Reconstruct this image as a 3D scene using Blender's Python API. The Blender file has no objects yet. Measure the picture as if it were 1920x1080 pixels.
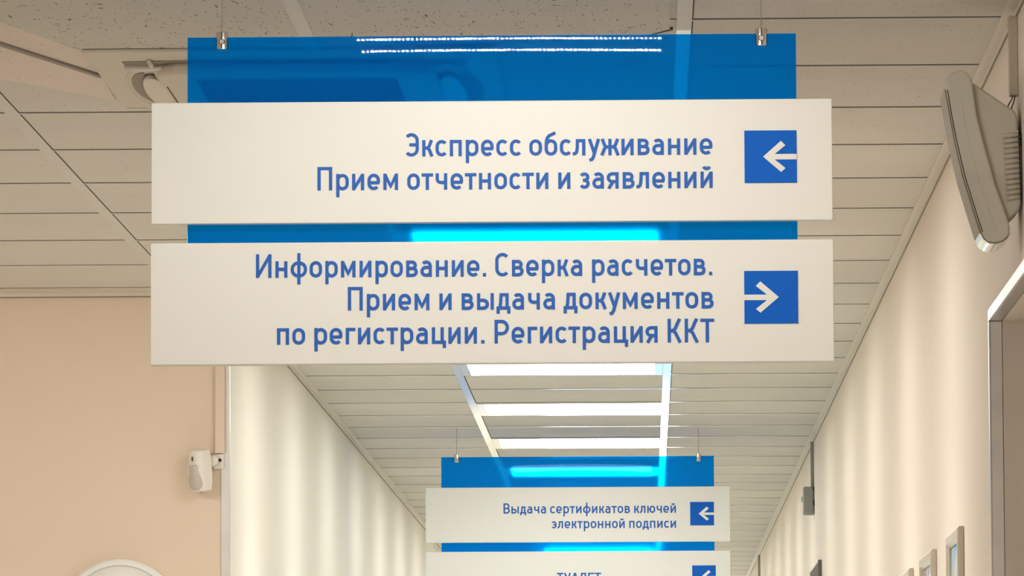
import bpy, bmesh, math, random
from mathutils import Matrix, Vector
C = bpy.context.scene.collection
S = bpy.context.scene
PI = math.pi
rnd = random.Random(7)

# ------------------------------------------------------------------ camera
F_PX = 10810.0
cam_d = bpy.data.cameras.new('camera')
cam_d.sensor_width = 36.0
cam_d.lens = F_PX / 1920 * 36.0
cam_d.clip_start = 0.1
cam_d.clip_end = 200
cam = bpy.data.objects.new('camera', cam_d); C.objects.link(cam)
cy = Vector((252, -946, -F_PX)).normalized()          # world +Y as the camera sees it
ax = Vector((1, 0.004, 0))
cx = (ax - cy * ax.dot(cy)).normalized()
cz = cx.cross(cy)
m = Matrix((cx, cy, cz))                              # rows: world axes in camera space = world_from_cam
cam.matrix_world = Matrix.Translation((0, 0, 1.5)) @ m.to_4x4()
S.camera = cam

# ------------------------------------------------------------------ world, exposure
S.view_settings.view_transform = 'Standard'
S.view_settings.look = 'None'
S.view_settings.gamma = 1
S.view_settings.use_curve_mapping = False
S.view_settings.exposure = 0.3
W = bpy.data.worlds.new('world'); S.world = W; W.use_nodes = True
bg = W.node_tree.nodes['Background']
bg.inputs[0].default_value = (1.0, 0.91, 0.81, 1)
bg.inputs[1].default_value = 1.5
CORRIDOR_W = 8.8

# ------------------------------------------------------------------ dimensions (metres)
ZC = 2.725                     # ceiling
XR, XL = 0.589, -1.013         # corridor walls
YB = 14.01                     # hall wall that faces the camera
YE = 37.0                      # corridor end
BAR_X = (-1.136, -0.5425, 0.0675)
ROW0 = 9.11                    # ceiling rows every 0.6 m

# ------------------------------------------------------------------ materials
def mat(name, col, rough=0.5, metal=0.0, emit=None, strength=0.0, noise=0.0, nscale=8.0, coat=0.0, bump=0.0, bscale=200.0, spec=0.5):
    M = bpy.data.materials.new(name); M.use_nodes = True
    nt = M.node_tree; b = nt.nodes['Principled BSDF']
    b.inputs['Base Color'].default_value = (*col, 1)
    b.inputs['Roughness'].default_value = rough
    b.inputs['Metallic'].default_value = metal
    b.inputs['Coat Weight'].default_value = coat
    b.inputs['Specular IOR Level'].default_value = spec
    if emit:
        b.inputs['Emission Color'].default_value = (*emit, 1)
        b.inputs['Emission Strength'].default_value = strength
    tc = nt.nodes.new('ShaderNodeTexCoord')
    if noise:
        n = nt.nodes.new('ShaderNodeTexNoise'); n.inputs['Scale'].default_value = nscale
        n.inputs['Detail'].default_value = 4
        nt.links.new(tc.outputs['Object'], n.inputs['Vector'])
        mp = nt.nodes.new('ShaderNodeMapRange')
        mp.inputs['To Min'].default_value = 1 - noise; mp.inputs['To Max'].default_value = 1 + noise
        nt.links.new(n.outputs['Fac'], mp.inputs['Value'])
        mx = nt.nodes.new('ShaderNodeMix'); mx.data_type = 'RGBA'; mx.blend_type = 'MULTIPLY'
        mx.inputs['Factor'].default_value = 1
        mx.inputs[6].default_value = (*col, 1)
        nt.links.new(mp.outputs[0], mx.inputs[7])
        nt.links.new(mx.outputs[2], b.inputs['Base Color'])
    if bump:
        n2 = nt.nodes.new('ShaderNodeTexNoise'); n2.inputs['Scale'].default_value = bscale
        nt.links.new(tc.outputs['Object'], n2.inputs['Vector'])
        bp = nt.nodes.new('ShaderNodeBump'); bp.inputs['Strength'].default_value = bump
        bp.inputs['Distance'].default_value = 0.001
        nt.links.new(n2.outputs['Fac'], bp.inputs['Height'])
        nt.links.new(bp.outputs[0], b.inputs['Normal'])
    return M

def tile_mat(name, col, fissured, rows=True):
    """Mineral-fibre ceiling tile: pin holes or worm-like fissures, dark shadow gaps along the 0.6 m rows."""
    M = bpy.data.materials.new(name); M.use_nodes = True
    nt = M.node_tree; N = nt.nodes; L = nt.links
    b = N['Principled BSDF']; b.inputs['Roughness'].default_value = 0.9
    b.inputs['Specular IOR Level'].default_value = 0.15
    tc = N.new('ShaderNodeTexCoord')
    def math_(op, a, c=None, v=None):
        n = N.new('ShaderNodeMath'); n.operation = op
        for i, q in enumerate((a, c)):
            if q is None: continue
            if isinstance(q, (int, float)): n.inputs[i].default_value = q
            else: L.new(q, n.inputs[i])
        return n.outputs[0]
    def mask_lt(a, th, soft):
        n = N.new('ShaderNodeMapRange'); n.interpolation_type = 'SMOOTHSTEP'
        n.inputs['From Min'].default_value = th - soft; n.inputs['From Max'].default_value = th + soft
        n.inputs['To Min'].default_value = 1; n.inputs['To Max'].default_value = 0
        L.new(a, n.inputs['Value']); return n.outputs[0]
    sep = N.new('ShaderNodeSeparateXYZ'); L.new(tc.outputs['Object'], sep.inputs[0])
    def holes(sx, sy, warp, wscale, th, keep):
        mp = N.new('ShaderNodeMapping'); mp.inputs['Scale'].default_value = (sx, sy, 1)
        L.new(tc.outputs['Object'], mp.inputs['Vector'])
        vec = mp.outputs[0]
        if warp:
            nz = N.new('ShaderNodeTexNoise'); nz.inputs['Scale'].default_value = wscale
            L.new(vec, nz.inputs['Vector'])
            ad = N.new('ShaderNodeVectorMath'); ad.operation = 'MULTIPLY_ADD'
            L.new(nz.outputs['Color'], ad.inputs[0]); ad.inputs[1].default_value = (warp, warp, 0)
            L.new(vec, ad.inputs[2]); vec = ad.outputs[0]
        v = N.new('ShaderNodeTexVoronoi'); v.voronoi_dimensions = '2D'; v.inputs['Scale'].default_value = 1
        L.new(vec, v.inputs['Vector'])
        sc = N.new('ShaderNodeSeparateColor'); L.new(v.outputs['Color'], sc.inputs[0])
        rad = math_('MULTIPLY', sc.outputs[0], th)
        d = math_('SUBTRACT', v.outputs['Distance'], rad)
        k = math_('LESS_THAN', sc.outputs[1], keep)
        return math_('MULTIPLY', mask_lt(d, 0, 0.03), k)
    if fissured:
        a = math_('MULTIPLY', holes(120, 17, 0, 0, 0.16, 0.6), 0.65)
        f1 = holes(44, 8, 1.2, 1.5, 0.08, 0.8)
        f2 = holes(34, 34, 1.1, 1.5, 0.12, 0.35)
        dark = math_('MAXIMUM', math_('MAXIMUM', a, f1), f2); amt = 0.72
    else:
        a = holes(70, 12, 0, 0, 0.085, 0.6); f1 = holes(34, 20, 0.5, 2.0, 0.085, 0.28)
        dark = math_('MAXIMUM', a, f1); amt = 0.34
    # shadow gap beside each cross rail
    y0 = math_('SUBTRACT', sep.outputs['Y'], ROW0 - 0.018)
    fr = math_('MODULO', math_('ADD', y0, 60.0), 0.6)
    gap = math_('LESS_THAN', fr, 0.012)
    gaps = gap
    for bx in BAR_X:
        dx = math_('SUBTRACT', sep.outputs['X'], bx + 0.012)
        g = math_('MULTIPLY', math_('LESS_THAN', dx, 0.0025), math_('GREATER_THAN', dx, 0.0))
        gaps = math_('MAXIMUM', gaps, g)
    nz = N.new('ShaderNodeTexNoise'); nz.inputs['Scale'].default_value = 3.0
    L.new(tc.outputs['Object'], nz.inputs['Vector'])
    mr = N.new('ShaderNodeMapRange'); mr.inputs['To Min'].default_value = 0.94; mr.inputs['To Max'].default_value = 1.06
    L.new(nz.outputs['Fac'], mr.inputs['Value'])
    k1 = math_('SUBTRACT', 1.0, math_('MULTIPLY', dark, amt))
    k2 = math_('SUBTRACT', 1.0, math_('MULTIPLY', gaps, 0.0 if fissured or not rows else 0.88))
    k = math_('MULTIPLY', math_('MULTIPLY', k1, k2), mr.outputs[0])
    mx = N.new('ShaderNodeMix'); mx.data_type = 'RGBA'; mx.blend_type = 'MULTIPLY'; mx.inputs['Factor'].default_value = 1
    mx.inputs[6].default_value = (*col, 1); L.new(k, mx.inputs[7])
    L.new(mx.outputs[2], b.inputs['Base Color'])
    return M

def acrylic_mat():
    M = bpy.data.materials.new('blue_acrylic'); M.use_nodes = True
    nt = M.node_tree; N = nt.nodes; L = nt.links
    N.remove(N['Principled BSDF'])
    tr = N.new('ShaderNodeBsdfTransparent'); tr.inputs[0].default_value = (0.0, 0.63, 1.0, 1)
    df = N.new('ShaderNodeBsdfDiffuse'); df.inputs[0].default_value = (0.0, 0.27, 1.0, 1)
    tl = N.new('ShaderNodeBsdfTranslucent'); tl.inputs[0].default_value = (0.0, 0.34, 1.0, 1)
    gl = N.new('ShaderNodeBsdfGlossy'); gl.inputs['Roughness'].default_value = 0.003
    a = N.new('ShaderNodeMixShader'); a.inputs[0].default_value = 0.5
    L.new(df.outputs[0], a.inputs[1]); L.new(tl.outputs[0], a.inputs[2])
    rf = N.new('ShaderNodeBsdfRefraction'); rf.inputs['Color'].default_value = (0.0, 0.63, 1.0, 1)
    rf.distribution = 'BECKMANN'; rf.inputs['Roughness'].default_value = 0.5; rf.inputs['IOR'].default_value = 1.008
    v = N.new('ShaderNodeMixShader'); v.inputs[0].default_value = 0.55
    L.new(tr.outputs[0], v.inputs[1]); L.new(rf.outputs[0], v.inputs[2])
    b = N.new('ShaderNodeMixShader'); b.inputs[0].default_value = 0.30
    L.new(v.outputs[0], b.inputs[1]); L.new(a.outputs[0], b.inputs[2])
    fz = N.new('ShaderNodeFresnel'); fz.inputs[0].default_value = 1.19
    c = N.new('ShaderNodeMixShader'); L.new(fz.outputs[0], c.inputs[0])
    L.new(b.outputs[0], c.inputs[1]); L.new(gl.outputs[0], c.inputs[2])
    L.new(c.outputs[0], N['Material Output'].inputs[0])
    return M

MT = dict(
    peach=mat('peach_paint', (0.75, 0.62, 0.49), 0.75, noise=0.03, nscale=2.5),
    cream=mat('cream_paint', (0.78, 0.76, 0.67), 0.7, noise=0.02, nscale=2.0),
    right=mat('pale_peach_paint', (0.79, 0.695, 0.585), 0.7, noise=0.02, nscale=2.0),
    tile=tile_mat('pinhole_ceiling_tile', (0.72, 0.68, 0.61), False),
    fiss=tile_mat('fissured_ceiling_tile', (0.68, 0.65, 0.58), True),
    painted_light=tile_mat('painted_light_tile', (0.82, 0.72, 0.635), False, rows=False),
    rail=mat('white_enamelled_rail', (0.68, 0.64, 0.57), 0.14),
    hallrail=mat('matt_rail', (0.70, 0.67, 0.61), 0.6),
    hall_left=mat('matt_beige_rail', (0.72, 0.68, 0.61), 0.7),
    trim=mat('cream_enamel_trim', (0.74, 0.67, 0.56), 0.35),
    floor=mat('beige_floor_tile', (0.72, 0.66, 0.59), 0.4, noise=0.05),
    floor_dark=mat('grey_floor', (0.30, 0.31, 0.30), 0.4, noise=0.05),
    board=mat('white_sign_board', (0.82, 0.82, 0.785), 0.4),
    ink=mat('blue_lettering', (0.034, 0.135, 0.50), 0.5, spec=0.15),
    tileblue=mat('blue_arrow_square', (0.008, 0.122, 0.58), 0.5, spec=0.1),
    acrylic=acrylic_mat(),
    chrome=mat('chrome', (0.78, 0.76, 0.73), 0.08, 1.0),
    steel=mat('brushed_steel', (0.60, 0.59, 0.57), 0.28, 1.0, noise=0.08, nscale=25),
    wire=mat('thin_steel_wire', (0.20, 0.19, 0.17), 0.5, 0.3),
    duct_grey=mat('dull_grey_rail', (0.30, 0.25, 0.22), 0.6),
    dark=mat('dark_gap', (0.03, 0.025, 0.02), 0.8),
    grey=mat('grey_plastic', (0.50, 0.47, 0.39), 0.42),
    greylight=mat('pale_grey_plastic', (0.60, 0.57, 0.49), 0.4),
    greydark=mat('grey_housing_plastic', (0.46, 0.42, 0.34), 0.5),
    grille_grey=mat('grey_grille', (0.35, 0.29, 0.21), 0.6),
    duct_beige=mat('dull_beige_duct', (0.45, 0.38, 0.28), 0.5),
    jbox=mat('grey_green_plastic', (0.33, 0.33, 0.27), 0.5),
    white=mat('white_plastic', (0.80, 0.77, 0.70), 0.4),
    ivory=mat('ivory_plastic', (0.72, 0.65, 0.53), 0.45),
    ivory_d=mat('ivory_grille', (0.64, 0.57, 0.46), 0.5),
    outlet=mat('brown_grey_recess_shade', (0.27, 0.22, 0.16), 0.6),  # ivory darkened: shade inside the air recesses, put into the colour
    panel_ivory=mat('grey_ivory_plastic', (0.62, 0.57, 0.46), 0.45),
    lens=mat('frosted_lens_plastic', (0.56, 0.51, 0.46), 0.25),
    black=mat('black_rubber', (0.015, 0.013, 0.012), 0.5),
    panel=mat('lit_panel_diffuser', (0.9, 0.9, 0.9), 0.5, emit=(1, 0.99, 0.95), strength=10.0),
    led=mat('lit_led', (0.9, 0.9, 0.9), 0.5, emit=(1, 0.96, 0.88), strength=370.0),
    led_fill=mat('lit_led_fill', (0.9, 0.9, 0.9), 0.5, emit=(1, 0.94, 0.84), strength=900.0),
    lampwhite=mat('white_lamp_body', (0.85, 0.85, 0.83), 0.4),
    window=mat('bright_daylight_pane', (0.9, 0.9, 0.9), 0.5, emit=(1, 0.99, 0.96), strength=7.0),
    doorb=mat('grey_brown_door', (0.78, 0.71, 0.62), 0.5, noise=0.06, nscale=6),
    doorg=mat('dark_grey_door', (0.15, 0.125, 0.11), 0.8, spec=0.2),
    frame=mat('champagne_frame', (0.55, 0.48, 0.38), 0.35, 0.35),
)

def picture_mat(name, a, b, c):
    M = bpy.data.materials.new(name); M.use_nodes = True
    nt = M.node_tree; N = nt.nodes; L = nt.links; p = N['Principled BSDF']; p.inputs['Roughness'].default_value = 0.12
    tc = N.new('ShaderNodeTexCoord'); w = N.new('ShaderNodeTexNoise')
    w.inputs['Scale'].default_value = 7.0; w.inputs['Detail'].default_value = 1
    L.new(tc.outputs['Object'], w.inputs['Vector'])
    r = N.new('ShaderNodeValToRGB'); e = r.color_ramp.elements
    e[0].position = 0.40; e[0].color = (*a, 1); e[1].position = 0.60; e[1].color = (*c, 1)
    k = e.new(0.5); k.color = (*b, 1)
    L.new(w.outputs['Fac'], r.inputs[0]); L.new(r.outputs[0], p.inputs['Base Color'])
    return M

# ------------------------------------------------------------------ mesh helpers
def link(name, bm, material, parent=None, smooth=False, bevel=0.0, seg=2):
    bmesh.ops.recalc_face_normals(bm, faces=bm.faces)
    me = bpy.data.meshes.new(name); bm.to_mesh(me); bm.free()
    for q in (material if isinstance(material, (list, tuple)) else [material]): me.materials.append(q)
    if smooth:
        for p in me.polygons: p.use_smooth = True
    o = bpy.data.objects.new(name, me); C.objects.link(o)
    if bevel:
        b = o.modifiers.new('bevel', 'BEVEL'); b.width = bevel; b.segments = seg; b.limit_method = 'ANGLE'
        b.angle_limit = 0.6
    if smooth and bevel:
        o.modifiers.new('wn', 'WEIGHTED_NORMAL')
    if parent: o.parent = parent
    return o
def nb(): return bmesh.new()
def box(bm, x0, x1, y0, y1, z0, z1):
    v = [bm.verts.new((x, y, z)) for x in (x0, x1) for y in (y0, y1) for z in (z0, z1)]
    for f in ((0, 1, 3, 2), (4, 6, 7, 5), (0, 4, 5, 1), (2, 3, 7, 6), (0, 2, 6, 4), (1, 5, 7, 3)):
        bm.faces.new([v[i] for i in f])
    return v
def prism(bm, pts, axis, a, b):
    """Closed outline pts extruded from a to b along axis ('x','y','z')."""
    def P(p, t): return {'x': (t, p[0], p[1]), 'y': (p[0], t, p[1]), 'z': (p[0], p[1], t)}[axis]
    A = [bm.verts.new(P(p, a)) for p in pts]; B = [bm.verts.new(P(p, b)) for p in pts]
    n = len(pts); bm.faces.new(A); bm.faces.new(B[::-1])
    for i in range(n): bm.faces.new((A[i], A[(i + 1) % n], B[(i + 1) % n], B[i]))
def cyl(bm, c, r0, r1, h, axis='z', n=24, cap=True):
    """Cone or cylinder from c along axis with height h."""
    c = Vector(c)
    def P(r, a, t):
        u, v = r * math.cos(a), r * math.sin(a)
        return c + Vector({'z': (u, v, t), 'y': (u, t, v), 'x': (t, u, v)}[axis])
    A = [bm.verts.new(P(r0, 2 * PI * i / n, 0)) for i in range(n)]
    B = [bm.verts.new(P(r1, 2 * PI * i / n, h)) for i in range(n)]
    for i in range(n): bm.faces.new((A[i], A[(i + 1) % n], B[(i + 1) % n], B[i]))
    if cap: bm.faces.new(A[::-1]); bm.faces.new(B)
def lathe(bm, prof, axis='z', n=32, centre=(0, 0, 0)):
    c = Vector(centre); rings = []
    for r, t in prof:
        ring = []
        for i in range(n):
            a = 2 * PI * i / n; u, v = r * math.cos(a), r * math.sin(a)
            ring.append(bm.verts.new(c + Vector({'z': (u, v, t), 'y': (u, t, v), 'x': (t, u, v)}[axis])))
        rings.append(ring)
    for A, B in zip(rings, rings[1:]):
        for i in range(n): bm.faces.new((A[i], A[(i + 1) % n], B[(i + 1) % n], B[i]))
    bm.faces.new(rings[0][::-1]); bm.faces.new(rings[-1])
def tube(bm, pts, r, n=8):
    pts = [Vector(p) for p in pts]; rings = []
    for i, p in enumerate(pts):
        d = (pts[min(i + 1, len(pts) - 1)] - pts[max(i - 1, 0)]).normalized()
        up = Vector((0, 0, 1)) if abs(d.z) < 0.9 else Vector((0, 1, 0))
        u = d.cross(up).normalized(); v = d.cross(u)
        rings.append([bm.verts.new(p + r * (math.cos(2 * PI * k / n) * u + math.sin(2 * PI * k / n) * v)) for k in range(n)])
    for A, B in zip(rings, rings[1:]):
        for i in range(n): bm.faces.new((A[i], A[(i + 1) % n], B[(i + 1) % n], B[i]))
    bm.faces.new(rings[0][::-1]); bm.faces.new(rings[-1])
def thing(name, label, cat, loc=(0, 0, 0), group=None):
    o = bpy.data.objects.new(name, None); C.objects.link(o); o.location = loc
    o['label'] = label; o['category'] = cat
    if group: o['group'] = group
    return o
def tag(o, label, cat, group=None):
    o['label'] = label; o['category'] = cat
    if group: o['group'] = group
    return o
def struct(name, bm, material, label, cat, parent=None, **k):
    o = link(name, bm, material, parent, **k)
    o['kind'] = 'structure'; o['label'] = label; o['category'] = cat
    return o

# ------------------------------------------------------------------ setting
bm = nb(); box(bm, -5.0, 1.6, -1.0, YB, -0.1, 0.0)
struct('floor', bm, MT['floor'], 'pale tiled floor of the hall', 'floor')
bm = nb(); box(bm, XL - 0.2, 1.6, YB, YE + 0.2, -0.1, 0.0)
struct('floor_corridor', bm, MT['floor_dark'], 'grey floor of the corridor', 'floor')

bm = nb()                                             # ceiling: plain tiles, with a strip of warm light painted on
box(bm, -5.0, XR, -1.0, YB, ZC, ZC + 0.06)
box(bm, XL, XR, YB, YE, ZC, ZC + 0.06)
struct('ceiling', bm, MT['tile'], 'beige tiled suspended ceiling with fine pin holes over hall and corridor', 'ceiling')

fz = ZC - 0.004                                       # fissured tiles fitted a little lower over the near hall
bm = nb(); prism(bm, [(-2.6, 6.8), (-1.018, 9.05), (-0.913, 9.459), (-0.753, 9.447), (-0.003, 9.285), (0.045, 9.19), (0.045, 6.8)], 'z', fz, ZC)
struct('ceiling_panel', bm, MT['fiss'], 'grey ceiling tiles covered in worm-like fissures at the top of the picture', 'ceiling')
bm = nb(); prism(bm, [(-0.913, 9.462), (-0.753, 9.450), (-0.003, 9.288), (0.050, 9.19), (0.050, 9.215), (-0.003, 9.306), (-0.753, 9.468), (-0.913, 9.475)], 'z', ZC - 0.0025, ZC - 0.0005)
struct('trim_4', bm, MT['dark'], 'dark shadow gap along the far edge of the fissured tiles', 'trim')
bm = nb(); prism(bm, [(-2.62, 6.8), (-1.020, 9.05), (-0.916, 9.459), (-0.931, 10.115), (-1.135, 9.73), (-2.62, 7.4)], 'z', ZC - 0.0015, ZC)  # warm light falling on the ceiling, put into the tile colour
struct('painted_light_wedge', bm, MT['painted_light'], 'warm light wedge painted on ceiling tile left of the air conditioning cassette', 'ceiling')
rail = nb()                                           # slanting rail across the painted light wedge
d = Vector((0.122, 0.427, 0)).normalized(); n_ = Vector((d.y, -d.x, 0)) * 0.006
p0 = Vector((-1.047, 9.316, 0)) - d * 0.6; p1 = Vector((-0.921, 9.757, 0))
def quad(a, b, w0, w1): return [(a.x - n_.x * w0, a.y - n_.y * w0), (b.x - n_.x * w0, b.y - n_.y * w0), (b.x + n_.x * w1, b.y + n_.y * w1), (a.x + n_.x * w1, a.y + n_.y * w1)]
prism(rail, quad(p0, p1, 1, 1), 'z', ZC - 0.006, ZC - 0.0015)
struct('trim_5', rail, MT['duct_grey'], 'thin grey metal rail slanting across the painted light wedge on the ceiling', 'trim')
bm = nb(); prism(bm, quad(p0, p1, 1.8, -1.0), 'z', ZC - 0.004, ZC - 0.0015)
struct('trim_6', bm, MT['dark'], 'dark slot beside the slanting ceiling rail', 'trim')

for nm, bx, ya, yb, mm, lab in ((1, BAR_X[0], 4.0, YB, 'hall_left', 'narrow ceiling rail over the left part of the hall'),
        (2, BAR_X[1], 10.2, YE, 'rail', 'white ceiling rail along the left ends of the lit panels'),
        (3, BAR_X[2], 9.19, YE, 'rail', 'glossy white ceiling rail along the right ends of the lit panels'),
        (15, BAR_X[1], 4.0, 9.38, 'hallrail', 'grey ceiling rail between the fissured tiles'),
        (16, BAR_X[2], 4.0, 9.19, 'hallrail', 'pale ceiling rail at the right edge of the fissured tiles')):
    bm = nb(); box(bm, bx - 0.012, bx + 0.012, ya, yb, ZC - (0.006 if yb < 10 else 0.0016), ZC)
    struct('trim_%d' % nm, bm, MT[mm], lab, 'trim')
bm = nb(); bmh = nb()
k = 0
while ROW0 + 0.6 * k < YE - 0.1:
    y = ROW0 + 0.6 * k
    for a, b in ((-5.0 if y < YB else XL, BAR_X[0] - 0.012), (BAR_X[0] + 0.012, BAR_X[1] - 0.012), (BAR_X[1] + 0.012, BAR_X[2] - 0.012), (BAR_X[2] + 0.012, XR)):
        if y > YB and b < XL: continue
        if y < 10.2 and b < 0.06: continue
        box(bmh if y < YB else bm, max(a, XL) if y > YB else a, b, y - 0.006, y + 0.006, ZC - 0.0012, ZC)
    k += 1
struct('trim_7', bm, MT['rail'], 'cross rails between the rows of corridor ceiling tiles', 'trim')
struct('trim_17', bmh, MT['hall_left'], 'cross rails between the rows of hall ceiling tiles', 'trim')

# wall-ceiling angle trims
bm = nb(); prism(bm, [(XR, ZC), (XR - 0.019, ZC), (XR - 0.019, ZC - 0.003), (XR - 0.002, ZC - 0.003), (XR - 0.002, ZC - 0.012), (XR, ZC - 0.012)], 'y', -1.0, YE)
struct('trim_8', bm, MT['trim'], 'cream angle trim between ceiling and right wall', 'trim')
bm = nb(); prism(bm, [(XL, ZC), (XL + 0.019, ZC), (XL + 0.019, ZC - 0.003), (XL + 0.002, ZC - 0.003), (XL + 0.002, ZC - 0.012), (XL, ZC - 0.012)], 'y', YB, YE)
struct('trim_9', bm, MT['trim'], 'cream angle trim between ceiling and left corridor wall', 'trim')
bm = nb(); prism(bm, [(YB, ZC), (YB - 0.06, ZC), (YB - 0.06, ZC - 0.003), (YB - 0.002, ZC - 0.003), (YB - 0.002, ZC - 0.012), (YB, ZC - 0.012)], 'x', -5.0, XL)
struct('trim_10', bm, MT['trim'], 'cream angle trim between ceiling and the peach wall at left', 'trim')

bm = nb(); box(bm, XR - 0.0026, XR, -1.0, YE, ZC - 0.0147, ZC - 0.0121)
struct('trim_18', bm, MT['outlet'], 'thin dark joint under the angle trim of the right wall', 'trim')
bm = nb(); box(bm, XL, XL + 0.0026, YB, YE, ZC - 0.0147, ZC - 0.0121)
struct('trim_19', bm, MT['outlet'], 'thin dark joint under the angle trim of the left corridor wall', 'trim')
bm = nb(); box(bm, -5.0, XL, YB - 0.0026, YB, ZC - 0.0147, ZC - 0.0121)
struct('trim_20', bm, MT['outlet'], 'thin dark joint under the angle trim of the peach wall', 'trim')

# walls
bm = nb(); box(bm, -5.0, XL, YB, YB + 0.2, 0, ZC)
struct('wall_back', bm, MT['peach'], 'peach painted hall wall at the left, facing us', 'wall')
bm = nb(); box(bm, XL - 0.2, XL, YB + 0.2, YE, 0, ZC)
v = [bm.verts.new(p) for p in ((XL + 0.0004, YB + 0.0, 0), (XL + 0.0004, YE, 0), (XL + 0.0004, YE, ZC), (XL + 0.0004, YB + 0.0, ZC))]
bm.faces.new(v)
struct('wall_left', bm, MT['cream'], 'cream corridor wall on the left with soft vertical light bands', 'wall')
OY0, OY1, OZ = 8.30, 9.79, 2.300
bm = nb()
box(bm, XR, XR + 0.4, -1.0, OY0, 0, ZC); box(bm, XR, XR + 0.4, OY1, YE, 0, ZC); box(bm, XR, XR + 0.4, OY0, OY1, OZ, ZC)
struct('wall_right', bm, MT['right'], 'pale peach corridor wall on the right with soft vertical light bands', 'wall')
bm = nb(); box(bm, XL - 0.2, XR + 0.4, YE, YE + 0.2, 0, ZC)
struct('wall_end', bm, MT['cream'], 'cream wall at the far end of the corridor', 'wall')
bm = nb(); box(bm, -5.2, -5.0, -1.0, YB + 0.2, 0, ZC)
struct('wall_far_left', bm, MT['peach'], 'peach wall on the far left side of the hall', 'wall')

# window at the corridor end
t = bpy.data.objects.new('window_1', None); C.objects.link(t); t.location = (-0.20, YE, 0.9)
t['kind'] = 'structure'; t['label'] = 'bright window at the far end of the corridor'; t['category'] = 'window'
bm = nb(); box(bm, -0.42, 0.42, -0.02, -0.012, 0.02, 1.48); link('pane', bm, MT['window'], t)
bm = nb()
for a in ((-0.48, -0.42, 0, 1.5), (0.42, 0.48, 0, 1.5), (-0.42, 0.42, -0.04, 0.02), (-0.42, 0.42, 1.48, 1.54), (-0.02, 0.02, 0.02, 1.48)):
    box(bm, a[0], a[1], -0.05, 0, a[2], a[3])
link('window_frame', bm, MT['white'], t)

# metal-edged opening in the right wall
bm = nb(); box(bm, XR + 0.30, XR + 0.34, OY0, OY1, 0, OZ)
struct('door_1', bm, MT['doorb'], 'brown door set back in the metal edged opening at right', 'door')
bm = nb(); box(bm, XR + 0.021, XR + 0.30, OY1 - 0.004, OY1, 0, OZ); box(bm, XR + 0.021, XR + 0.30, OY0, OY1 - 0.004, OZ - 0.004, OZ)
struct('trim_11', bm, MT['doorb'], 'brown lining of the opening in the right wall', 'trim')
bm = nb(); box(bm, XR, XR + 0.020, OY1 - 0.0035, OY1, 0, OZ - 0.0045); box(bm, XR - 0.0025, XR, OY1 - 0.0035, OY1 + 0.018, 0, OZ - 0.0045)
struct('trim_12', bm, MT['steel'], 'steel angle trim down the side of the opening at right', 'trim', bevel=0.0006)
bm = nb(); box(bm, XR - 0.0025, XR, OY0 - 0.018, OY1 + 0.018, OZ - 0.0035, OZ + 0.017); box(bm, XR, XR + 0.020, OY0, OY1, OZ - 0.0035, OZ)
struct('trim_13', bm, MT['steel'], 'steel angle trim along the top of the opening at right', 'trim', bevel=0.0006)
bm = nb(); box(bm, XL - 0.018, XL + 0.003, YB - 0.003, YB, 0, ZC - 0.013); box(bm, XL, XL + 0.003, YB, YB + 0.018, 0, ZC - 0.013)
struct('trim_14', bm, MT['steel'], 'steel corner trim on the left corridor corner', 'trim', bevel=0.0006)
# darker door further down the right wall
t = bpy.data.objects.new('door_2', None); C.objects.link(t); t.location = (XR, 19.23, 0)
t['kind'] = 'structure'; t['label'] = 'dark grey door top further down the right wall'; t['category'] = 'door'
bm = nb(); box(bm, -0.012, -0.001, 0.004, 0.93, 0.0, 2.262); link('door_leaf', bm, MT['doorg'], t)
bm = nb(); box(bm, -0.0125, 0, 0.0, 0.0035, 0.0, 2.2705); link('door_jamb', bm, MT['doorg'], t)
bm = nb(); box(bm, -0.014, 0, 0.93, 0.96, 0.0, 2.2705); box(bm, -0.014, 0, 0.0035, 0.93, 2.2625, 2.270)
link('door_frame', bm, MT['frame'], t, bevel=0.002)

# ------------------------------------------------------------------ lettering: strokes of a narrow, even-weight sans
TK = 0.138; H_ = TK / 2
def arc(cx, cy, rx, ry, a0, a1, n=12):
    return [(cx + rx * math.cos(math.radians(a0 + (a1 - a0) * i / n)), cy + ry * math.sin(math.radians(a0 + (a1 - a0) * i / n))) for i in range(n + 1)]
def stad(l, r, b, t, ry):
    c = (l + r) / 2; rx = (r - l) / 2
    return arc(c, t - ry, rx, ry, 0, 180) + arc(c, b + ry, rx, ry, 180, 360)
def cee(l, r, b, t, ry, e0=38, e1=322):
    c = (l + r) / 2; rx = (r - l) / 2
    return arc(c, t - ry, rx, ry, e0, 180) + arc(c, b + ry, rx, ry, 180, e1)
def mir(p, w): return [(w - x, y) for x, y in p]
F, R_, D = 0.082, 0.052, 0.022          # side bearings: flat, round, diagonal
XH, CT, LT, LB = 0.70, 0.93, 0.63, 0.07
O = stad(0.07, 0.46, LB, LT, 0.205)
G = {}
def g(ch, w, lb, rb, *strokes): G[ch] = (w, lb, rb, strokes)     # stroke = (points, closed)
o_ = lambda *p: (list(p), False)
def op(l): return (l, False)
def cl(l): return (l, True)
g('о', 0.53, R_, R_, cl(O))
g('с', 0.49, R_, D, op(cee(0.07, 0.45, LB, LT, 0.205)))
g('э', 0.49, D, R_, op(mir(cee(0.07, 0.45, LB, LT, 0.205), 0.49)), o_((0.17, 0.355), (0.42, 0.355)))
g('е', 0.53, R_, R_, o_((0.10, 0.315), (0.50, 0.315)), op([(0.46, 0.30)] + arc(0.265, LT - 0.205, 0.195, 0.205, 0, 180) + arc(0.265, LB + 0.205, 0.195, 0.205, 180, 318)))
g('а', 0.49, R_, F, op([(0.42, 0.0)] + arc(0.25, 0.46, 0.17, 0.17, 0, 142)), op([(0.42, 0.405), (0.24, 0.405)] + arc(0.235, 0.2375, 0.165, 0.1675, 90, 270) + [(0.29, 0.07), (0.42, 0.15)]))
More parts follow.
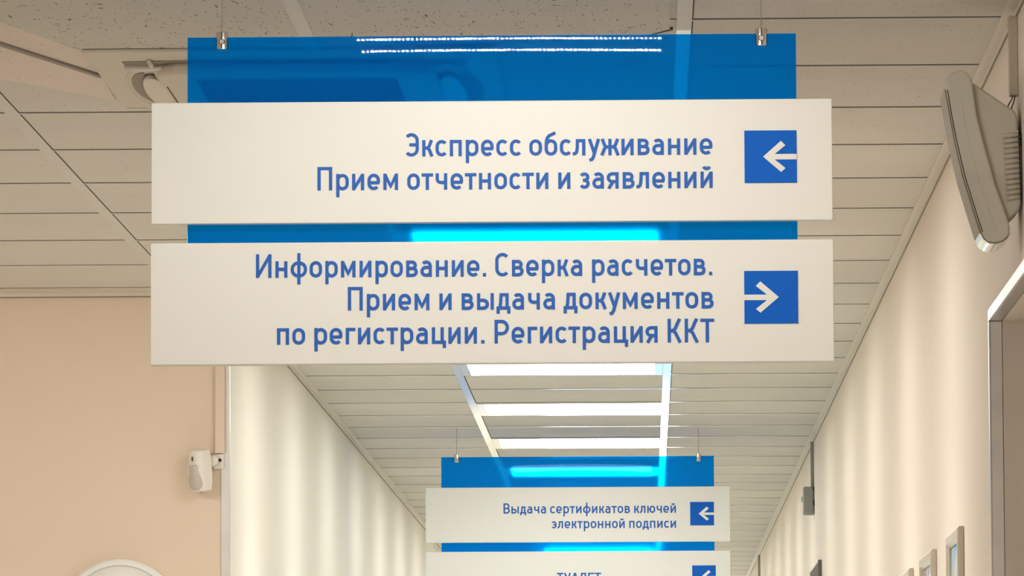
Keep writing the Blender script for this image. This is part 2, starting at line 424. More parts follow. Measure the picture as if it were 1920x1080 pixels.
g('б', 0.53, R_, R_, cl(O), op([(0.07, 0.36), (0.072, 0.52), (0.085, 0.66), (0.125, 0.77), (0.20, 0.855), (0.31, 0.905), (0.45, 0.975)]))
g('в', 0.50, F, R_, o_((0.07, 0), (0.07, XH)), op([(0.07, LT), (0.26, LT)] + arc(0.26, 0.498, 0.13, 0.132, 90, -90) + [(0.07, 0.366)]), op([(0.2, 0.366), (0.275, 0.366)] + arc(0.275, 0.218, 0.155, 0.148, 90, -90) + [(0.07, 0.07)]))
g('г', 0.40, F, D, o_((0.07, 0), (0.07, LT), (0.40, LT)))
g('д', 0.58, D, D, o_((0.07, -0.17), (0.07, LB), (0.51, LB), (0.51, -0.17)), o_((0.135, LB), (0.175, 0.28), (0.195, LT), (0.44, LT), (0.44, LB)))
KU = [(0.07, 0.36), (0.20, 0.36), (0.255, 0.385), (0.30, 0.45), (0.335, 0.55), (0.39, 0.70)]
KL = [(0.20, 0.36), (0.26, 0.335), (0.305, 0.27), (0.345, 0.16), (0.41, 0.0)]
g('к', 0.48, F, D, o_((0.07, 0), (0.07, XH)), op(KU), op(KL))
sh = lambda p: [(x + 0.30, y) for x, y in p]
g('ж', 0.74, D, D, o_((0.37, 0), (0.37, XH)), op(sh(KU)), op(sh(KL)), op(mir(sh(KU), 0.74)), op(mir(sh(KL), 0.74)))
g('з', 0.46, D, R_, op(arc(0.235, 0.497, 0.145, 0.133, 155, -90) + [(0.17, 0.364)]), op([(0.17, 0.364), (0.235, 0.364)] + arc(0.235, 0.217, 0.155, 0.147, 90, -152)))
II = (o_((0.07, 0), (0.07, XH)), o_((0.44, 0), (0.44, XH)), o_((0.075, 0.06), (0.435, 0.64)))
g('и', 0.51, F, F, *II)
g('й', 0.51, F, F, *II, op(arc(0.255, 0.94, 0.125, 0.115, 195, 345)))
g('л', 0.53, D, F, o_((0.46, 0), (0.46, LT), (0.20, LT), (0.19, 0.32), (0.165, 0.16), (0.11, 0.085), (0.0, 0.068)))
g('м', 0.62, F, F, o_((0.07, 0), (0.07, XH)), o_((0.55, 0), (0.55, XH)), o_((0.085, 0.63), (0.31, 0.17), (0.535, 0.63)))
g('н', 0.51, F, F, o_((0.07, 0), (0.07, XH)), o_((0.44, 0), (0.44, XH)), o_((0.07, 0.36), (0.44, 0.36)))
g('п', 0.50, F, F, o_((0.07, 0), (0.07, LT), (0.43, LT), (0.43, 0)))
g('р', 0.53, F, R_, o_((0.07, -0.29), (0.07, XH)), cl(O))
g('т', 0.48, D, D, o_((0, LT), (0.48, LT)), o_((0.24, LT), (0.24, 0)))
g('у', 0.50, D, D, o_((0.06, XH), (0.265, 0.10)), o_((0.44, XH), (0.27, 0.10), (0.225, -0.07), (0.165, -0.17), (0.06, -0.205)))
g('ф', 0.70, R_, R_, o_((0.35, -0.29), (0.35, 1.04)), cl(stad(0.07, 0.63, LB, LT, 0.26)))
g('ц', 0.58, F, D, o_((0.07, XH), (0.07, LB), (0.43, LB), (0.43, XH)), o_((0.40, LB), (0.52, LB), (0.52, -0.17)))
g('ч', 0.49, F, F, o_((0.42, 0), (0.42, XH)), op([(0.07, XH), (0.07, 0.46)] + arc(0.22, 0.46, 0.15, 0.15, 180, 270) + [(0.42, 0.31)]))
g('ы', 0.70, F, F, o_((0.63, 0), (0.63, XH)), o_((0.07, 0), (0.07, XH)), op([(0.07, 0.405), (0.26, 0.405)] + arc(0.26, 0.2375, 0.17, 0.1675, 90, -90) + [(0.07, 0.07)]))
g('ю', 0.74, F, R_, o_((0.07, 0), (0.07, XH)), o_((0.07, 0.36), (0.30, 0.36)), cl([(x + 0.21, y) for x, y in O]))
g('я', 0.51, D, F, o_((0.44, 0), (0.44, XH)), op([(0.44, LT), (0.24, LT)] + arc(0.24, 0.465, 0.165, 0.165, 90, 270) + [(0.44, 0.30)]), o_((0.27, 0.30), (0.09, 0.0)))
g('Э', 0.60, D, R_, op(mir(cee(0.07, 0.55, LB, CT, 0.25), 0.60)), o_((0.20, 0.5), (0.53, 0.5)))
g('С', 0.60, R_, D, op(cee(0.07, 0.55, LB, CT, 0.25)))
g('П', 0.62, F, F, o_((0.07, 0), (0.07, CT), (0.55, CT), (0.55, 0)))
g('И', 0.66, F, F, o_((0.07, 0), (0.07, 1)), o_((0.59, 0), (0.59, 1)), o_((0.075, 0.06), (0.585, 0.94)))
g('Р', 0.60, F, R_, o_((0.07, 0), (0.07, 1)), op([(0.07, CT), (0.30, CT)] + arc(0.30, 0.675, 0.23, 0.255, 90, -90) + [(0.07, 0.42)]))
g('К', 0.60, F, D, o_((0.07, 0), (0.07, 1)), o_((0.07, 0.5), (0.19, 0.5), (0.27, 0.535), (0.33, 0.62), (0.40, 0.80), (0.50, 1.0)), o_((0.19, 0.5), (0.28, 0.465), (0.34, 0.38), (0.42, 0.20), (0.52, 0.0)))
g('Т', 0.58, D, D, o_((0, CT), (0.58, CT)), o_((0.29, CT), (0.29, 0)))
g('В', 0.60, F, R_, o_((0.07, 0), (0.07, 1)), op([(0.07, CT), (0.31, CT)] + arc(0.31, 0.72, 0.19, 0.21, 90, -90) + [(0.07, 0.51)]), op([(0.28, 0.51), (0.32, 0.51)] + arc(0.32, 0.29, 0.21, 0.22, 90, -90) + [(0.07, 0.07)]))
g('У', 0.60, D, D, o_((0.06, 1), (0.32, 0.36)), o_((0.54, 1), (0.33, 0.36), (0.27, 0.17), (0.20, 0.09), (0.08, 0.07)))
g('А', 0.62, D, D, o_((0.07, 0), (0.27, 0.93), (0.35, 0.93), (0.55, 0)), o_((0.13, 0.25), (0.49, 0.25)))
g('Л', 0.62, D, F, o_((0.55, 0), (0.55, CT), (0.23, CT), (0.22, 0.45), (0.19, 0.2), (0.13, 0.09), (0.0, 0.07)))
g('Е', 0.52, F, D, o_((0.52, CT), (0.07, CT), (0.07, LB), (0.52, LB)), o_((0.07, 0.51), (0.46, 0.51)))
g('.', 0.15, F, F, o_((0.075, 0), (0.075, 0.15)))

def ribbon(bm, pts, closed, place, w):
    q = []
    for p in pts:
        if not q or math.dist(p, q[-1]) > 1e-4: q.append(p)
    if closed and math.dist(q[0], q[-1]) < 1e-4: q.pop()
    n = len(q); Lp, Rp = [], []
    for i in range(n):
        a = q[i - 1] if (i or closed) else None
        b = q[(i + 1) % n] if (i < n - 1 or closed) else None
        def nrm(s, e):
            dx, dy = e[0] - s[0], e[1] - s[1]; l = math.hypot(dx, dy); return (-dy / l, dx / l)
        if a is None: nx, ny = nrm(q[i], b)
        elif b is None: nx, ny = nrm(a, q[i])
        else:
            n1, n2 = nrm(a, q[i]), nrm(q[i], b)
            sx, sy = n1[0] + n2[0], n1[1] + n2[1]; l = max(math.hypot(sx, sy), 0.3)
            nx, ny = sx / l * min(2 / l, 1.8), sy / l * min(2 / l, 1.8)
        Lp.append((q[i][0] + nx * w, q[i][1] + ny * w)); Rp.append((q[i][0] - nx * w, q[i][1] - ny * w))
    L0 = [bm.verts.new(place(p, 0)) for p in Lp]; R0 = [bm.verts.new(place(p, 0)) for p in Rp]
    L1 = [bm.verts.new(place(p, 1)) for p in Lp]; R1 = [bm.verts.new(place(p, 1)) for p in Rp]
    for i in range(n if closed else n - 1):
        j = (i + 1) % n
        bm.faces.new((L0[i], R0[i], R0[j], L0[j]))
        bm.faces.new((L0[i], L0[j], L1[j], L1[i])); bm.faces.new((R0[j], R0[i], R1[i], R1[j]))
    if not closed:
        bm.faces.new((L0[0], L1[0], R1[0], R0[0])); bm.faces.new((R0[-1], R1[-1], L1[-1], L0[-1]))

def text_bm(s, x0, x1, zbase, cap, yfront, thick=0.0004):
    """Lettering between x0 and x1 on baseline zbase (metres), facing -Y, standing thick in front of yfront."""
    adv = 0; items = []
    for i, ch in enumerate(s):
        if ch == ' ': adv += 0.245; continue
        w, lb, rb, st = G[ch]
        if i: adv += lb
        items.append((adv, st)); adv += w
        if i < len(s) - 1: adv += rb
    sx = (x1 - x0) / adv
    bm = nb()
    for off, st in items:
        for q, (pts, closed) in enumerate(st):
            ribbon(bm, pts, closed, lambda p, k, o=off, e=q * 0.00012: (x0 + (o + p[0]) * sx, yfront - (thick + e if k == 0 else -0.0001), zbase + p[1] * cap), H_)
    print('TEXT', s, 'sx/cap %.3f' % (sx / cap))
    return bm

ARROW = [(0.357, 0.5), (0.70, 0.20), (0.785, 0.285), (0.578, 0.452), (1.0, 0.452), (1.0, 0.556), (0.578, 0.556), (0.785, 0.722), (0.70, 0.795)]
def hanging_sign(label, loc, boards, ceil, group):
    """Sign hung from the ceiling; local origin at the middle of the sheet's top edge."""
    t = thing('hanging_sign', label, 'sign', loc, group)
    HW = 0.4585
    nx, nz = 40, 8; y1 = 0.005
    bm = nb(); zt, zb = 0.0, -0.496
    def yo(x, z): return -BOW * (1 - (x / HW) ** 2) * max(0.0, (z + 0.104) / 0.104) * 0.104
    grid = [[[bm.verts.new((-HW + 2 * HW * i / nx, yb + yo(-HW + 2 * HW * i / nx, zz), zz)) for i in range(nx + 1)]
             for zz in ([zb, -0.316, -0.104] + [-0.104 + 0.104 * k / nz for k in range(1, nz + 1)])] for yb in (0.0, y1)]
    nr = len(grid[0])
    for L in range(2):
        for j in range(nr - 1):
            for i in range(nx):
                q = [grid[L][j][i], grid[L][j][i + 1], grid[L][j + 1][i + 1], grid[L][j + 1][i]]
                bm.faces.new(q if L == 0 else q[::-1])
    for j in range(nr - 1):
        for i in (0, nx):
            bm.faces.new((grid[0][j][i], grid[0][j + 1][i], grid[1][j + 1][i], grid[1][j][i]))
    for j in (0, nr - 1):
        for i in range(nx):
            bm.faces.new((grid[0][j][i], grid[0][j][i + 1], grid[1][j][i + 1], grid[1][j][i]))
    sheet = link('acrylic_sheet', bm, MT['acrylic'], t, smooth=True)
    for e in sheet.data.edges:
        pq = [sheet.data.vertices[i].co for i in e.vertices]
        if all(abs(abs(p.x) - HW) < 1e-4 for p in pq) or all(min(abs(p.z - zt), abs(p.z - zb)) < 1e-4 for p in pq): e.use_edge_sharp = True
    sheet['label'] = 'translucent blue acrylic backing sheet'
    for bi, (top, bot, lines, arrow) in enumerate(boards):
        yf = -0.021 if bi == 0 else -0.031
        bm = nb(); box(bm, -0.511, 0.511, yf, -0.0006, bot, top)
        b = link('sign_board', bm, MT['board'], t, bevel=0.0012)
        for s, x0, x1, zb_, cap in lines:
            e = link('lettering', text_bm(s, x0, x1, zb_, cap, yf - 0.0003), MT['ink'], b)
            e['label'] = 'blue lettering'
        ax0, ax1, az0, az1, flip = arrow
        bm = nb(); box(bm, ax0, ax1, yf - 0.0012, yf - 0.0002, az0, az1)
        e = link('arrow_square', bm, MT['tileblue'], b); e['label'] = 'blue square'
        pts = [((1 - x) if flip else x, z) for x, z in ARROW]
        bm = nb(); prism(bm, [(ax0 + (ax1 - ax0) * x, az0 + (az1 - az0) * (1 - z)) for x, z in pts], 'y', yf - 0.0020, yf - 0.0013)
        link('arrow', bm, MT['board'], b)
    for sx in (-1, 1):
        x = 0.4065 * sx
        bm = nb(); lathe(bm, [(0.0088, -0.019), (0.0096, -0.0180), (0.0096, 0.0070), (0.0088, 0.0082)], 'z', 32, (x, 0.0025, 0))
        c = link('cable_clamp', bm, MT['chrome'], t, smooth=True, bevel=0.0004)
        bm = nb(); cyl(bm, (x, -0.0084, -0.0075), 0.0036, 0.0036, 0.0009, 'y', 20); link('screw', bm, MT['steel'], c)
        bm = nb(); lathe(bm, [(0.0046, -0.0074), (0.0046, -0.0066), (0.0044, -0.0062)], 'y', 24, (x, 0, -0.0075)); link('screw_recess', bm, MT['dark'], c)
        bm = nb(); box(bm, x - 0.0007, x + 0.0007, -0.0074, -0.0066, -0.0175, 0.0075); link('slot', bm, MT['dark'], c)
        bm = nb(); tube(bm, [(x, 0.0025, 0.008), (x, 0.0025, ceil - loc[2])], 0.0007); link('suspension_wire', bm, MT['wire'], t)
    return t
BOW = 0.0043
def px1(x): return (x - 922.5) * 0.000798
def pz1(y): return (66.5 - y) * 0.000798
def L1(s, x0, x1, base): return (s, px1(x0), px1(x1), pz1(base), 44.5 * 0.000798)
hanging_sign('large near white sign on blue acrylic, arrows pointing left above and right below', (-0.2268, 8.62, 2.6375),
    [(-0.1015, -0.2845, [L1('Экспресс обслуживание', 759, 1338, 298.5), L1('Прием отчетности и заявлений', 595, 1338, 361.5)], (px1(1398), px1(1496), pz1(352.5), pz1(253.5), False)),
     (-0.3145, -0.4975, [L1('Информирование. Сверка расчетов.', 480, 1336, 527), L1('Прием и выдача документов', 652.5, 1338, 589.5), L1('по регистрации. Регистрация ККТ', 519.5, 1339, 653)], (px1(1395.5), px1(1496), pz1(618.5), pz1(519.5), True))],
    ZC, 'hanging direction signs')
def px2(x): return (x - 1082.5) * 0.001793
def pz2(y): return (856 - y) * 0.001793
def L2(s, x0, x1, base): return (s, px2(x0), px2(x1), pz2(base), 19.3 * 0.001793)
hanging_sign('farther white sign on blue acrylic, lower board cut off by the picture edge', (-0.225, 19.37, 2.627),
    [(-0.1040, -0.2890, [L2('Выдача сертификатов ключей', 943.5, 1266.5, 963.2), L2('электронной подписи', 1033, 1266.5, 991.3)], (px2(1293), px2(1337.5), pz2(987), pz2(943), False)),
     (-0.3200, -0.5040, [L2('ТУАЛЕТ', 1043, 1126, 1094)], (px2(1296), px2(1340), pz2(1106), pz2(1062), False))],
    ZC, 'hanging direction signs')

# ------------------------------------------------------------------ lit ceiling panels down the corridor
def area(name, parent, loc, sx, sy, energy, col, spread):
    l = bpy.data.lights.new(name, 'AREA'); l.shape = 'RECTANGLE'; l.size = sx; l.size_y = sy
    l.energy = energy; l.color = col; l.spread = spread
    o = bpy.data.objects.new(name, l); C.objects.link(o); o.parent = parent; o.location = loc
    return o
xm = (BAR_X[1] + BAR_X[2]) / 2
fr = nb()
for a in ((-0.292, -0.268, -0.286, 0.286), (0.268, 0.292, -0.286, 0.286), (-0.268, 0.268, -0.286, -0.262), (-0.268, 0.268, 0.262, 0.286)):
    box(fr, a[0], a[1], a[2], a[3], -0.0035, 0)
bmesh.ops.recalc_face_normals(fr, faces=fr.faces)
fme = bpy.data.meshes.new('panel_frame'); fr.to_mesh(fme); fr.free(); fme.materials.append(MT['rail'])
dm = nb(); box(dm, -0.268, 0.268, -0.262, 0.262, -0.003, 0.0); bmesh.ops.recalc_face_normals(dm, faces=dm.faces)
dme = bpy.data.meshes.new('diffuser'); dm.to_mesh(dme); dm.free(); dme.materials.append(MT['panel'])
k = 0
PLABEL = {3: 'lit ceiling panel nearest of those visible just under the large sign', 4: 'lit ceiling panel, second one below the large sign', 5: 'lit ceiling panel just above the farther sign',
          1: 'lit ceiling panel glowing through the blue gap of the large sign', 6: 'lit ceiling panel glowing through the blue top of the farther sign', 10: 'lit ceiling panel glowing through the blue gap of the farther sign'}
while True:
    y = 11.21 + 1.8 * k - (0.2 if k < 2 else 0.0)      # the first two sit a little nearer
    if y > YE - 0.5: break
    t = thing('ceiling_light_panel', PLABEL.get(k, 'square lit ceiling panel hidden behind one of the hanging signs'), 'ceiling light', (xm, y, ZC), 'lit ceiling panels along the corridor')
    for nm, me in (('panel_frame', fme), ('diffuser', dme)):
        o = bpy.data.objects.new(nm, me); C.objects.link(o); o.parent = t
    area('panel_lamp', t, (0, 0, -0.006), 0.52, 0.40, CORRIDOR_W, (0.87, 1.0, 1.05), math.radians(100))
    k += 1

# hall batten lamp in front of the near sign (seen only mirrored in the blue acrylic)
def batten(label, x, y, dots, glow):
    t = thing('ceiling_light', label, 'ceiling light', (x, y, ZC), 'hall ceiling lamps')
    bm = nb(); box(bm, -0.30, 0.30, -0.14, 0.14, -0.012, 0.0); link('lamp_body', bm, MT['lampwhite'], t, bevel=0.002)
    for yy in (-0.078, 0.078):
        bm = nb()
        for i in range(dots):
            c = -0.245 + 0.49 * i / (dots - 1); r = rnd.uniform(0.0013, 0.0027)
            box(bm, c - r, c + r, yy - 0.0035, yy + 0.0035, -0.0145, -0.0121)
        link('led_strip', bm, MT[glow], t)
    return t
batten('white ceiling lamp with two rows of bright dots, mirrored in the large sign', -0.215, 7.90, 68, 'led')
batten('added unseen fill lamp over the middle of the hall, out of the picture', -2.6, 7.84, 41, 'led_fill')  # this and the next two are added out of view as hall fill
batten('added unseen fill lamp over the left of the hall, out of the picture', -2.6, 11.2, 41, 'led_fill')
batten('added unseen fill lamp close to the peach wall, out of the picture', -1.85, 12.4, 41, 'led_fill')  # added out of view to brighten the peach wall

# ------------------------------------------------------------------ air conditioning cassette
t = thing('ceiling_cassette', 'ivory square air conditioning cassette in the ceiling, partly behind the large sign', 'air conditioner', (-0.58, 9.79, ZC))
hx, hy = 0.34, 0.405
Z0 = -0.0100
bm = nb()                                              # panel with a flat border and a curved, sunken left outlet
box(bm, -hx, hx, -hy, hy, Z0, -0.0045)
link('cassette_panel', bm, MT['panel_ivory'], t, bevel=0.002)
bm = nb(); prism(bm, [(-0.20, -0.27), (0.20, -0.27), (0.235, -0.235), (0.235, 0.235), (0.20, 0.27), (-0.20, 0.27), (-0.235, 0.235), (-0.235, -0.235)], 'z', -0.030, Z0)
gr = link('intake_grille', bm, MT['ivory_d'], t, bevel=0.006, seg=3)
bm = nb()
for i in range(18): box(bm, -0.17, 0.17, -0.20 + i * 0.0235, -0.195 + i * 0.0235, -0.0322, -0.0302)
link('slat', bm, MT['outlet'], gr)
for nm, sgn in (('left', -1), ('right', 1)):
    bm = nb()                                          # dark crescent: shade of the sunken corner, put into the colour
    pts = [(sgn * (0.275 + 0.045 * math.cos(a)), 0.10 + 0.23 * math.sin(a)) for a in [PI / 2 + 0.2 + (PI - 0.2) * i / 20 for i in range(21)]] if sgn < 0 else [(0.275 + 0.0 + 0.03 * math.cos(a), 0.10 + 0.23 * math.sin(a)) for a in [-PI / 2 + PI * i / 20 for i in range(21)]]
    if sgn < 0: pts = [(-0.262 + 0.034 * math.cos(a), 0.08 + 0.22 * math.sin(a)) for a in [PI / 2 + PI * i / 20 for i in range(21)]]
    prism(bm, pts, 'z', -0.0115, Z0 - 0.0002)
    s = link('air_outlet', bm, MT['outlet'], t)
    for q in range(3):
        bm = nb(); f = 1.12 + q * 0.10
        ring = [(sgn * 0.262 + 0.034 * f * sgn * abs(math.cos(a)), 0.08 + 0.22 * f * math.sin(a)) for a in [-PI / 2 + PI * i / 20 for i in range(21)]]
        tube(bm, [(x, y, Z0 + 0.0004) for x, y in ring], 0.0014, 6); link('outlet_ridge', bm, MT['panel_ivory'], s, smooth=True)
    bm = nb(); prism(bm, [(sgn * 0.252 + 0.024 * math.cos(2 * PI * i / 32), 0.09 + 0.215 * math.sin(2 * PI * i / 32)) for i in range(32)], 'z', -0.020, -0.0117)
    link('louvre_disc', bm, MT['lens'], t, bevel=0.003, seg=3)
bm = nb()
n = 24                                                 # front air slot: a shaded recess as a flat dark strip, with its lip
top = [(-0.285 + 0.57 * i / n, -0.305 + 0.02 * (2 * i / n - 1) ** 2) for i in range(n + 1)]
bot = [(x, y + 0.045) for x, y in top]
prism(bm, top + bot[::-1], 'z', -0.0112, Z0 - 0.0002)
s = link('air_slot', bm, MT['outlet'], t)
bm = nb(); box(bm, -0.15, 0.176, -0.298, -0.268, -0.0120, -0.0113); link('slot_opening', bm, MT['dark'], s)
bm = nb(); tube(bm, [(x, y + 0.05, -0.016) for x, y in top], 0.005, 8); link('slot_lip', bm, MT['white'], s, smooth=True)
bm = nb(); tube(bm, [(-0.238, -0.31, -0.014), (-0.238, -0.245, -0.014)], 0.004, 8); link('slot_divider', bm, MT['ivory'], s, smooth=True)
bm = nb(); box(bm, -0.2255, -0.224, -0.10, 0.28, -0.0310, -0.0290); link('panel_joint', bm, MT['dark'], t)
bm = nb(); box(bm, -0.335, -0.30, 0.365, 0.375, Z0 - 0.0015, Z0 - 0.0002); link('maker_plate', bm, MT['white'], t)['label'] = 'small pale plate on the far edge'

# ------------------------------------------------------------------ grey wall speaker on the right
t = thing('wall_speaker', 'grey wedge shaped speaker with louvred side and chrome tip on the right wall', 'speaker', (XR, 8.90, 2.45))
K8 = 8.90 / F_PX
def sp(x, y):    # photo coordinates on the speaker's near side -> local x, z
    return ((x - 1203.6) * 0.000824 - XR - 0.0 , 2.616 - (y - 130) * 0.000831 - 2.45)
band = [(1776, 168), (1777, 152), (1781, 142), (1788, 134.5), (1796, 131), (1803, 130), (1811, 132), (1818, 138), (1823, 146), (1826, 156),
        (1832.6, 211), (1845.6, 267), (1866, 344), (1888, 407), (1893, 426), (1892, 436), (1887, 445), (1878, 452), (1866, 455), (1853, 453), (1845, 447), (1839, 435),
        (1829, 404), (1807, 330), (1792, 263)]
P0 = [sp(*q) for q in band]
bm = nb(); prism(bm, P0, 'y', 0.0, 0.14)
link('front_shell', bm, MT['grey'], t, bevel=0.004, seg=3)
bm = nb()
seam = [(1776.5, 168), (1784, 216), (1792.5, 263), (1807.5, 330), (1829.5, 404), (1839.5, 435)]
tube(bm, [(sp(x + 2.0, y)[0], -0.0002, sp(x + 2.0, y)[1]) for x, y in seam], 0.0007, 6); link('seam', bm, MT['dark'], t)
bm = nb(); tube(bm, [(sp(x, y)[0], 0.0002, sp(x, y)[1]) for x, y in [(1805, 185), (1811, 232), (1820, 278), (1838, 344), (1862, 422), (1874, 452)]], 0.0006, 6); link('seam', bm, MT['greydark'], t)
bm = nb()   # pale front grille on the long curved face
gp = [(1772.8, 166), (1781, 216), (1789, 263), (1804, 330), (1826, 404), (1836, 436)]
prism(bm, [sp(x, y) for x, y in gp] + [sp(x + 2.6, y) for x, y in gp[::-1]], 'y', 0.006, 0.136)
link('grille', bm, MT['grille_grey'], t, bevel=0.001)
bm = nb()   # chrome lower cap
cp = [(1836, 436), (1842, 449), (1852, 456), (1866, 458), (1879, 455), (1889, 448), (1895, 438)]
ci = [(1893.5, 434), (1887.5, 445.5), (1878, 452.6), (1866, 455.6), (1853, 453.6), (1844.5, 447.5), (1838.5, 435.5)]
prism(bm, [sp(x, y) for x, y in cp + ci], 'y', 0.006, 0.136)
link('chrome_cap', bm, MT['chrome'], t, smooth=True, bevel=0.0008)['label'] = 'polished chrome tip'
bm = nb()   # housing behind the shell
hp = [(1820, 152), (1829, 154), (1905, 206), (1909, 214), (1911, 226), (1915, 381), (1912, 392), (1903, 401), (1890, 412), (1880, 400), (1858, 330), (1840, 262)]
prism(bm, [sp(x, y) for x, y in hp], 'y', 0.012, 0.128)
h = link('rear_housing', bm, MT['greydark'], t, bevel=0.006, seg=3)
bm = nb()   # recess and louvres on the near side
prism(bm, [sp(1882, 250), sp(1911.5, 243), sp(1914.5, 376), sp(1888, 376)], 'y', 0.0108, 0.0118); link('louvre_recess', bm, MT['greydark'], t)
for i in range(13):
    y = 249.5 + i * 9.75; xo = 0.45 * i
    bm = nb(); a, b = sp(1883 + xo, y), sp(1911 + 0.2 * i, y - 3.0)
    tube(bm, [(a[0], 0.0105, a[1] - 0.004), (b[0], 0.0095, b[1] - 0.004)], 0.0036, 10); link('louvre', bm, MT['greydark'], t, smooth=True)
    bm = nb(); c = sp(1913 + 0.15 * i, y + 1.0); box(bm, c[0] - 0.0016, c[0] + 0.0014, 0.0085, 0.0105, c[1] - 0.0068, c[1] - 0.001); link('louvre_gap', bm, MT['dark'], t)
bm = nb(); box(bm, -0.018, 0.0, 0.03, 0.11, -0.02, 0.05); link('wall_bracket', bm, MT['greydark'], t)

bm = nb(); box(bm, XR - 0.0135, XR - 0.0002, 8.985, 9.015, 2.586, ZC - 0.014)
tag(link('cable_duct', bm, MT['duct_beige'], bevel=0.001), 'narrow ivory cable duct on the right wall above the grey speaker', 'cable duct', 'cable ducts')
for which, pts in (('left', [(0.5818, 8.992, 2.592), (0.5806, 8.990, 2.5842), (0.5767, 8.970, 2.5760), (0.5725, 8.955, 2.5690), (0.5692, 8.945, 2.5620)]),
                   ('right', [(0.5850, 8.992, 2.592), (0.5840, 8.990, 2.5845), (0.5808, 8.970, 2.5743), (0.5775, 8.955, 2.5660), (0.5749, 8.945, 2.5585)])):
    bm = nb(); tube(bm, pts, 0.0010, 8)
    tag(link('cable', bm, MT['black'], smooth=True), 'black wire from the cable duct into the grey speaker, %s one of two' % which, 'cable', 'speaker wires')

# ------------------------------------------------------------------ right wall: junction box, conduits, frames
t = thing('junction_box', 'grey green junction box high on the right wall above the dark door', 'junction box', (XR, 20.0, 2.459))
bm = nb(); box(bm, -0.040, -0.0002, 0, 0.10, 0, 0.096); link('box_body', bm, MT['jbox'], t, bevel=0.007, seg=3)
bm = nb(); box(bm, -0.046, -0.0405, 0.03, 0.07, 0.045, 0.062); link('latch', bm, MT['white'], t)
bm = nb(); box(bm, -0.004, -0.0004, -0.003, -0.0002, 0.03, 0.05); link('mounting_lug', bm, MT['dark'], t)
bm = nb(); box(bm, -0.004, -0.0004, -0.003, -0.0002, 0.082, 0.096); link('mounting_lug', bm, MT['dark'], t)
bm = nb(); box(bm, XR - 0.012, XR - 0.0002, 20.02, 20.045, 2.5555, ZC - 0.0125)
tag(link('cable_duct', bm, MT['jbox'], bevel=0.001), 'thin grey cable duct from the ceiling down to the junction box', 'cable duct', 'cable ducts')
bm = nb(); box(bm, XR - 0.012, XR - 0.0002, 29.5, 29.53, 1.0, 2.708)
tag(link('cable_duct', bm, MT['jbox'], bevel=0.001), 'far dark vertical duct at the end of the right wall trim', 'cable duct', 'cable ducts')

PM = [picture_mat('picture_blue_night', (0.05, 0.03, 0.06), (0.03, 0.45, 0.75), (0.62, 0.60, 0.58)),
      picture_mat('picture_violet', (0.10, 0.07, 0.20), (0.30, 0.27, 0.50), (0.60, 0.60, 0.70)),
      picture_mat('picture_dusk', (0.08, 0.06, 0.06), (0.30, 0.28, 0.25), (0.55, 0.50, 0.45))]
for i, (y0, y1, lab) in enumerate(((10.655, 11.085, 'nearest framed picture at right, with a bright cyan patch'), (11.66, 12.16, 'second framed picture from the right, bluish violet print'), (12.66, 13.14, 'farthest framed picture, only its upper frame corner showing'))):
    t = thing('picture_frame', lab, 'picture', (XR, y0, 1.69), 'framed pictures on the right wall')
    w, hh, fw = y1 - y0, 0.298, 0.026
    bm = nb()
    pr = [(0.0, -0.0005), (0.0, -0.009), (0.004, -0.0125), (0.018, -0.0125), (fw, -0.006), (fw, -0.0005)]   # moulding profile: inward distance, x
    rings = []
    for d_, x in pr:
        rings.append([bm.verts.new((x, a, b)) for a, b in ((d_, d_), (w - d_, d_), (w - d_, hh - d_), (d_, hh - d_))])
    for A, B in zip(rings, rings[1:] + rings[:1]):
        for q in range(4): bm.faces.new((A[q], A[(q + 1) % 4], B[(q + 1) % 4], B[q]))
    link('frame', bm, MT['frame'], t, bevel=0.0008)
    bm = nb(); box(bm, -0.0035, -0.001, fw + 0.0005, w - fw - 0.0005, fw + 0.0005, hh - fw - 0.0005); link('print', bm, PM[i], t)

# ------------------------------------------------------------------ motion sensor and duct on the peach wall
bm = nb(); box(bm, -1.045, -1.0215, YB - 0.014, YB - 0.0035, 2.327, ZC - 0.013)
tag(link('cable_duct', bm, MT['peach'], bevel=0.001), 'peach painted cable duct beside the steel corner trim, above the motion sensor', 'cable duct', 'cable ducts')
t = thing('motion_sensor', 'white motion sensor on a swivel bracket beside the steel corner trim', 'motion sensor', (-1.036, YB, 2.305))
bm = nb(); box(bm, -0.014, 0.012, -0.012, -0.0005, -0.016, 0.020); link('wall_plate', bm, MT['white'], t, bevel=0.003, seg=3)
bm = nb(); cyl(bm, (0.003, -0.0145, 0.005), 0.0042, 0.0042, 0.003, 'y', 16); link('screw_hole', bm, MT['black'], t)
bm = nb(); lathe(bm, [(0.010, -0.012), (0.014, -0.008), (0.014, 0.006), (0.010, 0.010)], 'y', 20, (-0.014, -0.022, 0.003)); link('swivel_joint', bm, MT['white'], t, smooth=True)
b = bpy.data.objects.new('sensor_head', None)
rot = Matrix.Rotation(math.radians(-36), 4, 'Z') @ Matrix.Rotation(math.radians(6), 4, 'X')
base = Matrix.Translation((-0.045, -0.045, -0.020))
bm = nb()                                              # body: rounded outline bulging to the front, slightly narrower below
rows = [(-0.053, 0.014, 0.016), (-0.050, 0.021, 0.020), (-0.030, 0.025, 0.026), (0.0, 0.026, 0.028), (0.03, 0.025, 0.024), (0.046, 0.022, 0.018), (0.050, 0.016, 0.012)]
rings = []
for z, hw_, dp in rows:
    ring = [(-hw_, 0.018), (-hw_, -dp * 0.25)] + [(-hw_ * math.cos(a), -dp * 0.25 - dp * 0.6 * math.sin(a)) for a in [PI * i / 8 for i in range(1, 8)]] + [(hw_, -dp * 0.25), (hw_, 0.018)]
    rings.append([bm.verts.new(base @ rot @ Vector((x, y, z))) for x, y in ring])
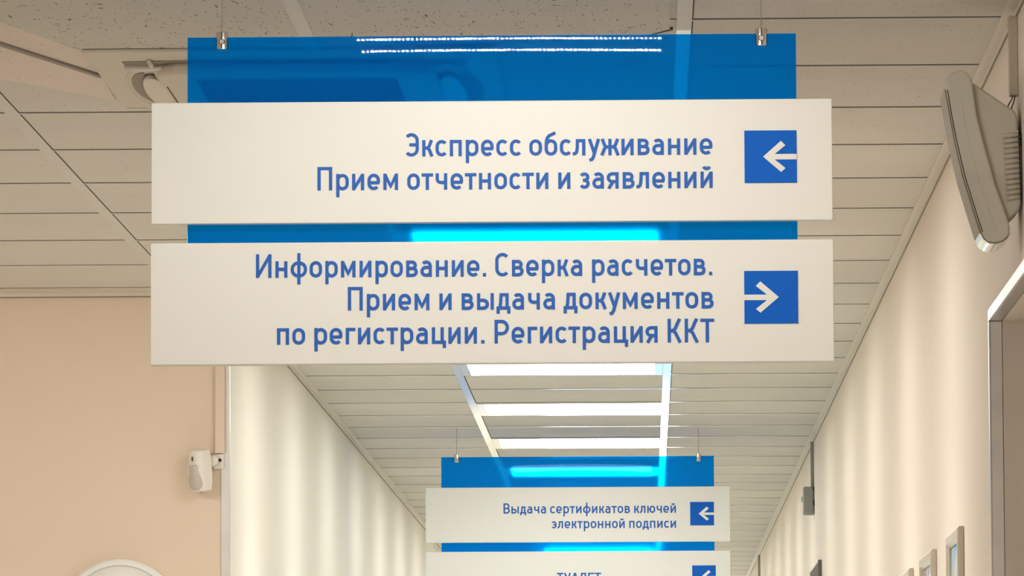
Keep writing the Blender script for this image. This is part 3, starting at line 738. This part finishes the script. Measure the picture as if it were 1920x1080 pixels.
for A, B in zip(rings, rings[1:]):
    for i in range(len(A)): bm.faces.new((A[i], A[(i + 1) % len(A)], B[(i + 1) % len(A)], B[i]))
bm.faces.new(rings[0][::-1]); bm.faces.new(rings[-1])
bpy.data.objects.remove(b)
hd = link('sensor_head', bm, MT['white'], t, smooth=True, bevel=0.003, seg=3)
bm = nb()                                              # lens: convex keyhole-shaped window
rows = [(-0.048, 0.009), (-0.043, 0.017), (-0.032, 0.0215), (-0.018, 0.0205), (-0.004, 0.0185), (0.008, 0.018), (0.013, 0.015)]
rings = []
for z, hw_ in rows:
    rings.append([bm.verts.new(base @ rot @ Vector((hw_ * math.sin(a), -0.0110 - 0.0165 * math.cos(a) * (0.75 + 0.25 * hw_ / 0.0215), z))) for a in [-1.35 + 2.7 * i / 10 for i in range(11)]])
for A, B in zip(rings, rings[1:]):
    for i in range(len(A)): bm.faces.new((A[i], A[(i + 1) % len(A)], B[(i + 1) % len(A)], B[i]))
bm.faces.new(rings[0][::-1]); bm.faces.new(rings[-1])
link('lens', bm, MT['lens'], t, smooth=True)
bm = nb(); c = base @ rot @ Vector((-0.001, -0.0225, 0.028)); box(bm, c.x - 0.0012, c.x + 0.0012, c.y - 0.003, c.y + 0.002, c.z - 0.005, c.z + 0.005); link('indicator_slot', bm, MT['black'], t)
bm = nb(); c = base @ Vector((0.004, -0.004, -0.056)); cyl(bm, c, 0.003, 0.003, 0.006, 'z', 12); link('bottom_screw', bm, MT['jbox'], t)

# white round-topped fixture at the bottom of the peach wall
t = thing('wall_fixture', 'white round topped wall fixture, cut off by the bottom of the picture', 'wall fixture', (-1.275, YB, 1.92))
bm = nb(); lathe(bm, [(0.150, -0.0005), (0.150, -0.016), (0.144, -0.022)], 'y', 64); link('back_plate', bm, MT['lampwhite'], t, smooth=True, bevel=0.001)
bm = nb(); lathe(bm, [(0.135, -0.0222), (0.130, -0.034), (0.10, -0.046), (0.05, -0.052), (0.008, -0.053)], 'y', 64); link('cover', bm, MT['lampwhite'], t, smooth=True)
